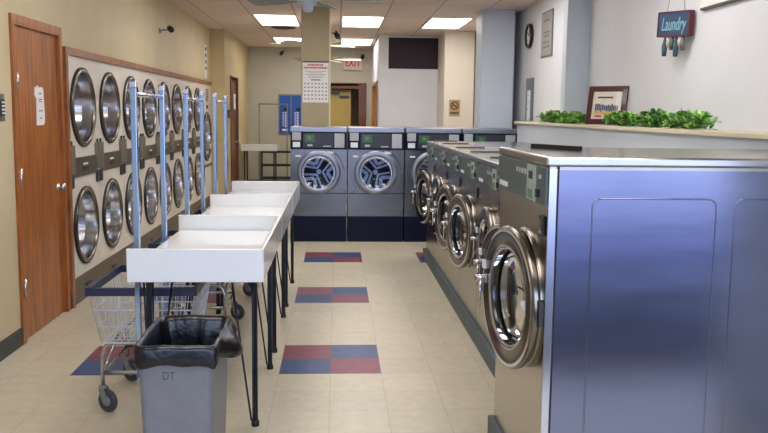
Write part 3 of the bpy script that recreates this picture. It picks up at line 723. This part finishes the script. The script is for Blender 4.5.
# ------------------------------------------------------------------ laundry carts
def make_cart():
    t = thing('laundry_cart', '', 'laundry cart', group='wire laundry carts with hanging posts')
    a, b = .265, .31      # half width, half depth at the rim
    zr, zb = .642, .365; ab, bb = .215, .26
    rim = MB().obox((-a, -b, zr), (a, -b, zr), .02, .04).obox((-a, b, zr), (a, b, zr), .02, .04).obox((-a, -b-.01, zr), (-a, b+.01, zr), .02, .04).obox((a, -b-.01, zr), (a, b+.01, zr), .02, .04)
    rim.build('bumper_rim', M['navy2'], t)
    k = MB()
    def side(p0, p1, q0, q1, n):
        for i in range(n+1):
            u = i/n; k.tube([Vector(p0).lerp(Vector(p1), u), Vector(q0).lerp(Vector(q1), u)], .0023, 5, False)
    R0 = [(-a, -b, zr), (a, -b, zr), (a, b, zr), (-a, b, zr)]; B0 = [(-ab, -bb, zb), (ab, -bb, zb), (ab, bb, zb), (-ab, bb, zb)]
    for i in range(4):
        side(R0[i], R0[(i+1) % 4], B0[i], B0[(i+1) % 4], 13 if i % 2 == 0 else 13)
        for u in (.36, .68, 1.0):
            p = Vector(R0[i]).lerp(Vector(B0[i]), u); q = Vector(R0[(i+1) % 4]).lerp(Vector(B0[(i+1) % 4]), u); k.tube([p, q], .0042, 6, False)
    for i in range(15): x = -ab+2*ab*i/14; k.tube([(x, -bb, zb), (x, bb, zb)], .0023, 5, False)
    for i in range(10): y = -bb+2*bb*i/9; k.tube([(-ab, y, zb), (ab, y, zb)], .0023, 5, False)
    k.build('wire_basket', M['wire'], t)
    fr = MB()
    for y in (-.245, .245):
        fr.tube([(-.22, y, .12), (-.22, y, .30), (-.20, y, .345), (-.16, y, .36), (.16, y, .36), (.20, y, .345), (.22, y, .30), (.22, y, .12)], .011, 8)
        fr.tube([(-.22, y, .205), (.22, y, .205)], .010, 8)
    for x in (-.22, .22):
        fr.tube([(x, -.245, .20), (x, .245, .20)], .010, 8); fr.tube([(x, -.24, .20), (x*.9, .0, .355)], .007, 8); fr.tube([(x, .24, .20), (x*.9, .0, .355)], .007, 8)
    fr.build('tube_frame', M['chrome_soft'], t)
    for y in (-b-.015, b+.015):
        p = MB().box(-.026, .002, y-.014, y+.014, .205, 1.66, .003).build('hanging_post', M['post'], t)
        MB().box(-.030, .006, y-.018, y+.018, 1.655, 1.69, .005).build('post_cap', M['chrome_soft'], p)
    MB().tube([(-.012, -b, 1.625), (-.012, b, 1.625)], .011, 10).build('hanging_rail', M['chrome_soft'], t)
    for x in (-.22, .22):
        for y in (-.245, .245):
            cs = MB().lathe([(1e-3, .118), (.022, .118), (.022, .135), (.01, .14)], (x, y, 0), 'z', 16)
            for s_ in (-1, 1): cs.obox((x+s_*.017, y, .125), (x+s_*.017, y-.03, .055), .004, .035, (0, 1, 0))
            bmesh.ops.rotate(cs.b, verts=cs.b.verts[:], cent=(x, y, 0), matrix=Matrix.Rotation(R(62), 3, 'Z'))
            g = cs.build('caster', M['wheelhub'], t)
            for nm_, pr_, m_ in (('wheel', [(.02, -.013), (.05, -.013), (.058, -.008), (.06, 0), (.058, .008), (.05, .013), (.02, .013)], 'wheel'), ('wheel_hub', [(1e-3, -.016), (.02, -.016), (.028, -.012), (.028, .012), (.02, .016), (1e-3, .016)], 'wheelhub')):
                wl = MB().lathe(pr_, (x, y-.03, .06), 'x', 28)
                bmesh.ops.rotate(wl.b, verts=wl.b.verts[:], cent=(x, y, 0), matrix=Matrix.Rotation(R(62), 3, 'Z'))
                wl.build(nm_, M[m_], g)
    return t
pc = make_cart()
cl = ['nearest wire laundry cart, its navy rim and casters showing left of the grey bin', 'second wire laundry cart, tall hanging posts beyond the middle of the dryer bank', 'third wire laundry cart, tall hanging posts near the end of the dryer bank']
for i, (x, y, rz) in enumerate(((-.975, 4.405, 0), (-.978, 5.80, 0), (-.978, 7.09, 0))):
    o = pc if i == 0 else copy_tree(pc)
    o['label'] = cl[i]; o.location = (x, y, 0); o.rotation_euler = (0, 0, rz)

t = thing('garment_rack', 'thin grey hanging rack in front of the blue poster at the back wall', 'clothes rack', (-1.30, 17.0, 0))
for x in (-.285, .285):
    MB().tube([(x, 0, .03), (x, 0, 1.715)], .011, 10).build('post', M['plate'], t)
    MB().tube([(x, -.17, .02), (x, .17, .02)], .014, 10).build('foot', M['plate'], t)
MB().tube([(-.285, 0, 1.70), (.285, 0, 1.70)], .011, 10).build('hanging_rail', M['plate'], t)
MB().tube([(-.285, 0, .10), (.285, 0, .10)], .008, 10).build('lower_rail', M['plate'], t)
t = thing('wire_shelf', 'low black metal shelf unit behind the small cream table at the back', 'shelf', (-1.02, 16.55, 0))
for x in (-.48, .42):
    for y in (-.14, .14): MB().obox((x, y, 0), (x, y, .76), .022, .022).build('post', M['black'], t)
for z in (.22, .48, .745):
    b = MB().obox((-.48, -.14, z), (.42, -.14, z), .02, .035).obox((-.48, .14, z), (.42, .14, z), .02, .035)
    for k in range(12): b.obox((-.46+k*.078, -.14, z), (-.46+k*.078, .14, z), .008, .008)
    b.build('shelf_frame', M['black'], t)

# ------------------------------------------------------------------ waste bin and bag
BX, BY = -.598, 3.235
t = thing('waste_bin', 'slim grey plastic waste bin lined with a black bag, before the nearest table', 'bin', (BX, BY, 0))
def rloop(b, hw, hd, z, rr=.03, n=5, jit=None):
    vs = []
    for (cx_, cy_, a0) in ((hw-rr, hd-rr, 0), (-hw+rr, hd-rr, 90), (-hw+rr, -hd+rr, 180), (hw-rr, -hd+rr, 270)):
        for k in range(n): a = R(a0+k*90/(n-1)); vs.append((cx_+rr*cos(a), cy_+rr*sin(a), z))
    # subdivide straight runs
    out = []
    for i, p in enumerate(vs):
        out.append(p); q = vs[(i+1) % len(vs)]; L_ = sqrt((p[0]-q[0])**2+(p[1]-q[1])**2)
        if L_ > .08:
            for j in range(1, 10): out.append((p[0]+(q[0]-p[0])*j/10, p[1]+(q[1]-p[1])*j/10, z))
    if jit: out = [jit(p, i, len(out)) for i, p in enumerate(out)]
    return [b.b.verts.new(p) for p in out]
def skin_loops(b, loops, smooth=True):
    for a, c in zip(loops, loops[1:]):
        n = len(a)
        for k in range(n): b._f([a[k], a[(k+1) % n], c[(k+1) % n], c[k]], smooth)
b = MB()
lo = [rloop(b, .122, .195, .0), rloop(b, .124, .2, .03), rloop(b, .143, .228, .655), rloop(b, .148, .233, .66), rloop(b, .148, .233, .672), rloop(b, .141, .226, .672), rloop(b, .137, .222, .64), rloop(b, .117, .192, .03)]
skin_loops(b, lo, False); b._f(lo[0][::-1]); b._f(lo[-1])
b.build('bin_body', M['bin'], t)
text('lettering', 'DT', .045, M['binmark'], t, (-.025, -.2255, .56), (R(90-2.4), 0, 0), .001, sx=.8)
t = thing('bin_liner', 'shiny black plastic bag folded over the rim of the grey bin', 'bag', (BX, BY, 0))
b = MB()
rnd = random.Random(3)
ph = [rnd.uniform(0, 6.28) for _ in range(8)]
def J(amp, za, zs):
    def j(p, i, n):
        u = 2*pi*i/n; w1 = sin(5*u+ph[0])*.5+sin(11*u+ph[1])*.3+sin(19*u+ph[2])*.25
        r_ = 1+amp*w1
        x, y = p[0]*r_, p[1]*r_
        # loose tail on the right near corner
        g = max(0, 1-((p[0]-.16)**2+(p[1]+.02)**2)/.012)
        return (x+g*zs*.075, y, p[2]+za*(sin(4*u+ph[3])*.5+sin(9*u+ph[4])*.4)-g*zs*.03)
    return j
lo = [rloop(b, .08, .14, .12, jit=J(.1, .02, 0)), rloop(b, .11, .18, .36, jit=J(.07, .02, 0)), rloop(b, .123, .206, .55, jit=J(.05, .01, 0)), rloop(b, .1345, .219, .655, jit=J(.006, .002, 0)),
      rloop(b, .141, .226, .679, jit=J(.004, .003, .1)), rloop(b, .152, .237, .679, jit=J(.006, .003, .3)), rloop(b, .157, .242, .66, jit=J(.02, .004, .8)), rloop(b, .154, .240, .64, jit=J(.012, .006, 1)), rloop(b, .158, .244, .618, jit=J(.025, .008, 1)), rloop(b, .151, .236, .598, jit=J(.012, .012, .8))]
skin_loops(b, lo); b._f(lo[0])
b.build('bag_film', M['bag'], t)

# ------------------------------------------------------------------ things on the ledge
def leafplant(name, label, x, y, L, seed, n, group='leafy green plants on the ledge'):
    t = thing(name, label, 'plant', (x, y, 1.471), 0, group)
    rn = random.Random(seed); b = MB(); st = MB()
    for k in range(n):
        cy_ = rn.uniform(-L/2, L/2); cx_ = rn.gauss(0, .03); cx_ = max(-.06, min(.06, cx_))
        top = .085*(1-(abs(cy_)/(L/2))**4*.5)
        cz_ = .004+rn.random()*top
        ln = rn.uniform(.035, .06); wd_ = ln*rn.uniform(.32, .46)
        az = rn.uniform(0, 2*pi); el = rn.uniform(-.2, 1.1)
        d_ = Vector((cos(az)*cos(el), sin(az)*cos(el), sin(el))); s_ = d_.cross(Vector((0, 0, 1))); s_ = s_.normalized() if s_.length > .01 else Vector((1, 0, 0)); nn = s_.cross(d_)
        o_ = Vector((cx_, cy_, cz_)); b.mi = rn.choice((0, 0, 1, 1, 2)); vs = []
        prof = ((0, 0), (.25, .8), (.5, 1), (.8, .6), (1, 0))
        mid = [b.b.verts.new(o_+d_*ln*u-nn*(.12*ln*u*u)) for u, _ in prof]
        l_ = [b.b.verts.new(o_+d_*ln*u+s_*wd_*v+nn*.12*wd_) for u, v in prof[1:4]]; r_ = [b.b.verts.new(o_+d_*ln*u-s_*wd_*v+nn*.12*wd_) for u, v in prof[1:4]]
        for sd in (l_, r_):
            b._f([mid[0], mid[1], sd[0]], True); b._f([mid[1], mid[2], sd[1], sd[0]], True); b._f([mid[2], mid[3], sd[2], sd[1]], True); b._f([mid[3], mid[4], sd[2]], True)
        if k % 6 == 0: st.tube([(0, 0, .002), (cx_*.5, cy_*.6, .012), (cx_, cy_, cz_)], .0015, 5)
    for v in b.b.verts:
        if v.co.z < .001: v.co.z = .001
    b.build('foliage', [M['leaf'], M['leaf2'], M['leaf3']], t); st.build('stem', M['leaf3'], t)
    return t
leafplant('leafy_plant', 'small leafy plant left of the picture frame, at the far end of the ledge', 2.12, 8.0, .62, 1, 300)
leafplant('leafy_plant', 'small leafy plant directly left of the picture frame', 2.125, 7.3, .62, 2, 330)
leafplant('leafy_plant', 'leafy plant overlapping the lower right corner of the picture frame', 2.15, 6.10, .47, 3, 330)
leafplant('leafy_plant', 'leafy plant in the middle of the long green clump right of the frame', 2.17, 5.56, .46, 4, 330)
leafplant('leafy_plant', 'leafy plant at the right end of the green clump, one leaf standing tall', 2.17, 4.97, .54, 5, 360)

# framed picture
fx0, fy0, fx1, fy1 = 2.125, 6.93, 2.375, 6.67
ang = atan2(fy1-fy0, fx1-fx0)
t = thing('picture_frame', 'dark red framed team picture leaning on the ledge among the plants', 'picture', ((fx0+fx1)/2, (fy0+fy1)/2, 1.474), ang)
fw, fh = .178, .325; tilt = R(-10)
def FR(mb, nm, m_, par=None): return mb.build(nm, m_, par or t, (0, 0, 0), (tilt, 0, 0))
f = MB().box(-fw, fw, -.01, .012, 0, .045, .003).box(-fw, fw, -.01, .012, fh-.045, fh, .003).box(-fw, -fw+.045, -.01, .012, .045, fh-.045, .003).box(fw-.045, fw, -.01, .012, .045, fh-.045, .003)
FR(f, 'frame', M['mahog'])
pc_ = FR(MB().box(-fw+.045, fw-.045, -.001, .008, .045, fh-.045), 'print', M['photo'])
q = MB(); rn = random.Random(5)
for k in range(13):
    x = -.105+k*.0165; q.box(x, x+.012, -.004, -.001, .115+rn.uniform(-.006, .006), .165+rn.uniform(-.008, .012))
q.build('team_figures', M['photo_blue'], pc_)
MB().box(-.115, .115, -.003, -.001, .085, .115).build('sand_band', M['photo_gold'], pc_)
MB().box(-.10, -.04, -.003, -.001, .062, .078).build('caption', M['inkred'], pc_)
MB().box(.08, .128, -.004, -.002, .05, fh-.05).build('side_slip', M['paper'], pc_)
MB().box(-.09, .05, -.003, -.001, .222, .236).build('title', M['ink'], pc_)

# ------------------------------------------------------------------ right wall things (faces -x)
WR = XR
t = thing('hanging_sign', 'small slate-blue Laundry sign hanging by strings, little cloth figures below', 'sign', (2.355, 5.66, 2.186))
t.rotation_euler = (0, 0, R(16))
# local y is along the wall (towards far = +y), sign text reads towards -y
L_ = .16
bd = MB().box(-.03, -.002, -L_, L_, -.08, .08, .003).build('board', M['slate'], t, (0, 0, 0), (R(3), 0, 0))
MB().box(-.034, .004, -L_-.010, -L_+.002, -.085, .085).box(-.034, .004, L_-.002, L_+.008, -.085, .085).box(-.034, .004, -L_, L_, -.088, -.078).box(-.034, .004, -L_, L_, .078, .086).build('board_edge', M['signred'], bd)
text('lettering', 'Laundry', .125, M['signtext'], bd, (-.031, 0, -.005), (R(90), 0, R(-90)), .001, bold=.001, sx=.62, shear=.2)
for y in (-.10, .09):
    MB().tube([(-.018, y, .08), (-.01, y*.5, .30), (0, 0, .47)], .002, 5).build('string', M['rope'], t)
MB().lathe([(1e-3, -.02), (.006, -.02), (.006, .07)], (0, 0, .47), 'x', 10).build('nail', M['dkgrey'], t)
for k, (y, m_, l_) in enumerate(((.10, M['cloth'], .13), (.055, M['cream'], .07), (.02, M['cloth'], .09), (-.065, M['cream'], .075), (-.02, M['cloth'], .14), (-.09, M['rope'], .10))):
    MB().tube([(-.015, y, -.085), (-.02, y-.004, -.085-l_*.5), (-.015, y+.004, -.085-l_)], [.007, .02, .015], 10).build('cloth_figure', m_, t)

# clock
t = thing('wall_clock', 'round wall clock with a dark rim and white face', 'clock', (2.36, 10.0-.02, 2.50))
t.location.y = 10.03
MB().lathe([(1e-3, -.001), (.15, -.001), (.15, -.03), (.14, -.045), (.125, -.04), (.12, -.025)], (0, 0, 0), 'x', 40).build('rim', M['black'], t)
MB().lathe([(.122, -.02), (1e-3, -.02)], (0, 0, 0), 'x', 40).build('face', M['facepix'], t)
MB().obox((-.024, 0, 0), (-.024, -.03, .07), .008, .003).obox((-.025, 0, 0), (-.025, .075, .05), .006, .003).build('hand', M['black'], t)
q = MB()
for k in range(12):
    a = k*pi/6; q.obox((-.0225, sin(a)*.095, cos(a)*.095), (-.0225, sin(a)*.112, cos(a)*.112), .006, .002)
q.build('hour_mark', M['black'], t)
# silver plaque
t = thing('wall_plaque', 'tall silver framed notice on the wall right of the clock', 'notice', (2.36, 9.22, 2.45))
MB().box(-.012, 0, -.24, .24, -.255, .255, .002).build('frame', M['plate'], t)
MB().box(-.015, -.011, -.215, .215, -.235, .235).build('sheet', M['plaque'], t)
q = MB()
for z, l_ in ((.15, .12), (.02, .14), (-.02, .1), (-.09, .13), (-.14, .16)): q.box(-.017, -.015, -l_, l_, z-.012, z+.008)
q.build('text_lines', M['plate'], t)
# grey wall panel
t = thing('wall_panel', 'grey metal plate with a white control strip below the clock', 'control panel', (2.36, 9.95, 1.74))
MB().box(-.02, 0, -.165, .17, -.265, .25, .002).build('plate', M['plate'], t)
MB().box(-.035, -.02, -.09, .03, -.265, .10, .003).build('strip', M['label_white'], t)
MB().box(-.037, -.035, -.04, -.02, -.05, -.03).box(-.037, -.035, -.04, -.02, .03, .05).box(-.037, -.035, -.04, -.02, -.14, -.12).build('button', M['dkgrey'], t)
# board at the top right
t = thing('wall_board', 'pale framed board at the top edge, right of the hanging sign', 'notice', (WR, 5.02, 2.42))
MB().box(-.025, 0, -.38, .375, -.175, .20, .003).build('frame', M['dkgrey'], t)
MB().box(-.028, -.02, -.37, .365, -.16, .19).build('sheet', M['paper'], t)
# ------------------------------------------------------------------ other wall things
t = thing('no_smoking_sign', 'small tan sign with a black no-smoking ring on the cream column', 'sign', (1.925, 13.4, 1.645))
MB().box(-.09, .09, -.008, 0, -.14, .13).build('card', M['tancard'], t)
MB().lathe([(.066, -.009), (.066, -.012), (.05, -.012), (.05, -.009)], (0, 0, .035), 'y', 32).obox((-.042, -.0105, .077), (.042, -.0105, -.007), .003, .014, (0, 0, 1)).build('ring', M['black'], t)
MB().box(-.04, .04, -.0105, -.0095, .03, .042).box(-.07, .07, -.0095, -.0085, -.10, -.07).build('cigarette', M['ink'], t)

t = thing('wall_calendar', 'large white wall calendar with red heading on the tan pillar', 'calendar', (-.27, 10.6, 1.93))
MB().box(-.165, .165, -.006, 0, -.26, .255).build('sheet', M['paper'], t)
MB().box(-.168, .168, -.012, 0, .245, .262).build('binding', M['dkgrey'], t)
q = MB()
for z, l_ in ((.215, .10), (.18, .15)): 
    x = -l_
    while x < l_-.01: 
        w_ = random.uniform(.012, .03); q.box(x, min(l_, x+w_), -.0075, -.006, z-.011, z+.011); x += w_+.007
q.build('heading', M['inkred'], t)
q = MB()
for z in (.135, .115, .095, .075, .055):
    l_ = random.uniform(.08, .14); q.box(-l_, l_, -.007, -.006, z-.002, z+.002)
q.box(-.06, .06, -.007, -.006, .02, .032)
for r_ in range(5):
    for c_ in range(7):
        x = -.135+c_*.045; z = -.02-r_*.048; q.box(x-.009, x+.009, -.007, -.006, z-.009, z+.006)
q.build('day_grid', M['ink'], t)

t = thing('exit_sign', 'pale box exit sign with red letters above the back doorway', 'exit sign', (.33, YB, 2.56))
MB().box(-.20, .20, -.05, 0, -.14, .14, .006).build('housing', M['exitbox'], t)
text('lettering', 'EXIT', .22, M['exitred'], t, (0, -.052, .01), (R(90), 0, 0), .002, bold=.006, sx=.72)

t = thing('blue_poster', 'blue double poster with white vertical text on the back wall', 'poster', (-.95, YB, 1.49))
MB().box(-.26, .26, -.02, 0, -.42, .42, .003).build('frame', M['plate'], t)
for s_ in (-1, 1):
    p_ = MB().box(s_*.125-.112, s_*.125+.112, -.026, -.02, -.39, .39).build('panel', M['bluepost'], t)
    q = MB()
    for k in range(10): q.box(s_*.125-.01, s_*.125+.03, -.028, -.026, -.26+k*.033, -.26+k*.033+.018); q.box(s_*.125-.05, s_*.125-.03, -.028, -.026, -.24+k*.03, -.24+k*.03+.02)
    q.box(s_*.125-.06, s_*.125+.06, -.028, -.026, -.34, -.30)
    q.build('white_text', M['label_white'], p_)
    MB().lathe([(.045, -.027), (1e-3, -.028)], (s_*.125+.02, 0, .10), 'y', 20).build('dark_emblem', M['black'], p_)

tag(MB().box(-1.49, -1.43, YB-.02, YB, 2.28, 2.40, .004).build('light_switch', M['backw']), 'small blank plate high on the far back wall', 'wall plate')

def seccam(label, loc, d, wall, nm='security_camera'):
    """wall: mounting point, loc: camera centre, d: direction it looks"""
    t = thing(nm, label, 'security camera', wall)
    wv = Vector(wall); lv = Vector(loc)-wv; d = Vector(d).normalized()
    ax = (Vector(loc)-wv).normalized()
    MB().tube([(0, 0, 0), ax*.012], .03, 16).build('mount', M['ltgrey'], t)
    MB().tube([ax*.01, lv*.6, lv], .008, 8).build('arm', M['dkgrey'], t)
    b = MB().tube([lv-d*.06, lv-d*.055, lv+d*.05, lv+d*.055], [.02, .034, .034, .026], 16).build('camera_body', M['black'], t)
    MB().tube([lv+d*.055, lv+d*.062], .02, 14).build('lens', M['blackgloss'], b)
seccam('black security camera on a bracket high on the left wall above the dryers', (XL+.11, 9.95, 2.50), (.4, -1, -.3), (XL, 9.85, 2.47))
seccam('small dark camera on an arm fixed to the right side of the tan pillar', (-.0, 10.80, 2.545), (.2, -1, -.6), (-.082, 10.80, 2.575))
seccam('small dark camera near the ceiling right of the exit sign', (.53, YB-.25, 2.69), (-.2, -1, -.5), (.53, YB, 2.74))
seccam('small grey camera on the back wall left of the tan pillar', (-1.13, YB-.2, 2.74), (-.2, -1, -.5), (-1.13, YB, 2.80))

# notices and plates on the left
t = thing('paper_notice', 'torn white paper taped to the orange-brown door', 'notice', (XL-.0078, 5.90, 1.565))
b = MB(); pts = [(-.075, .135), (-.055, .128), (-.03, .145), (-.01, .13), (.03, .136), (.055, .12), (.062, .02), (.07, -.06), (.062, -.115), (.04, -.13), (-.055, -.13), (-.05, .05), (-.08, .08)]
pts = [(y*1.25, z) for y, z in pts]
fr_ = [b.b.verts.new((.006, y, z)) for y, z in pts]; bk = [b.b.verts.new((.0, y, z)) for y, z in pts]
b._f(fr_); b._f(bk[::-1])
for k in range(len(pts)): j = (k+1) % len(pts); b._f([fr_[k], bk[k], bk[j], fr_[j]])
b.build('sheet', M['paper'], t)
for z, l_ in ((.09, .028), (.05, .036), (.035, .03), (-.03, .040), (-.08, .025)): MB().box(.006, .007, -l_+.005, l_, z-.003, z+.003).build('written_line', M['ink'], t)
t = thing('wall_notice', 'narrow white notice strip above the far end of the dryer trim', 'notice', (XL, 13.22, 2.33))
MB().box(0, .006, -.11, .11, -.27, .25).build('sheet', M['paper'], t)
q = MB()
for z in (.16, .06, -.04, -.14): q.box(.006, .008, -.06, .06, z, z+.05)
q.build('printed_lines', M['ink'], t)
t = thing('switch_plate', 'grey metal switch plate with black switches at the left edge', 'switch', (XL, 5.19, 1.555))
MB().box(0, .006, -.07, .07, -.085, .085, .002).build('plate', M['plate'], t)
MB().box(.006, .016, -.03, .05, -.05, .05).build('switch', M['black'], t)
q = MB()
for k in range(4): q.box(.016, .019, -.0, .045, -.04+k*.022, -.03+k*.022)
q.build('white_marks', M['label_white'], t)
t = thing('door_notice', 'small white notice taped on the dark red far door', 'notice', (-1.86, 15.15, 1.72))
MB().box(0, .006, -.1, .12, -.14, .14).build('sheet', M['paper'], t)
t = thing('thermostat', 'small dark box on the ochre wall before the dark red far door', 'switch', (-1.84, 14.1, 1.5))
MB().box(0, .03, -.06, .06, -.07, .07, .003).build('housing', M['dkgrey'], t); MB().box(.03, .034, -.03, .03, -.03, .03).build('dial', M['ltgrey'], t)
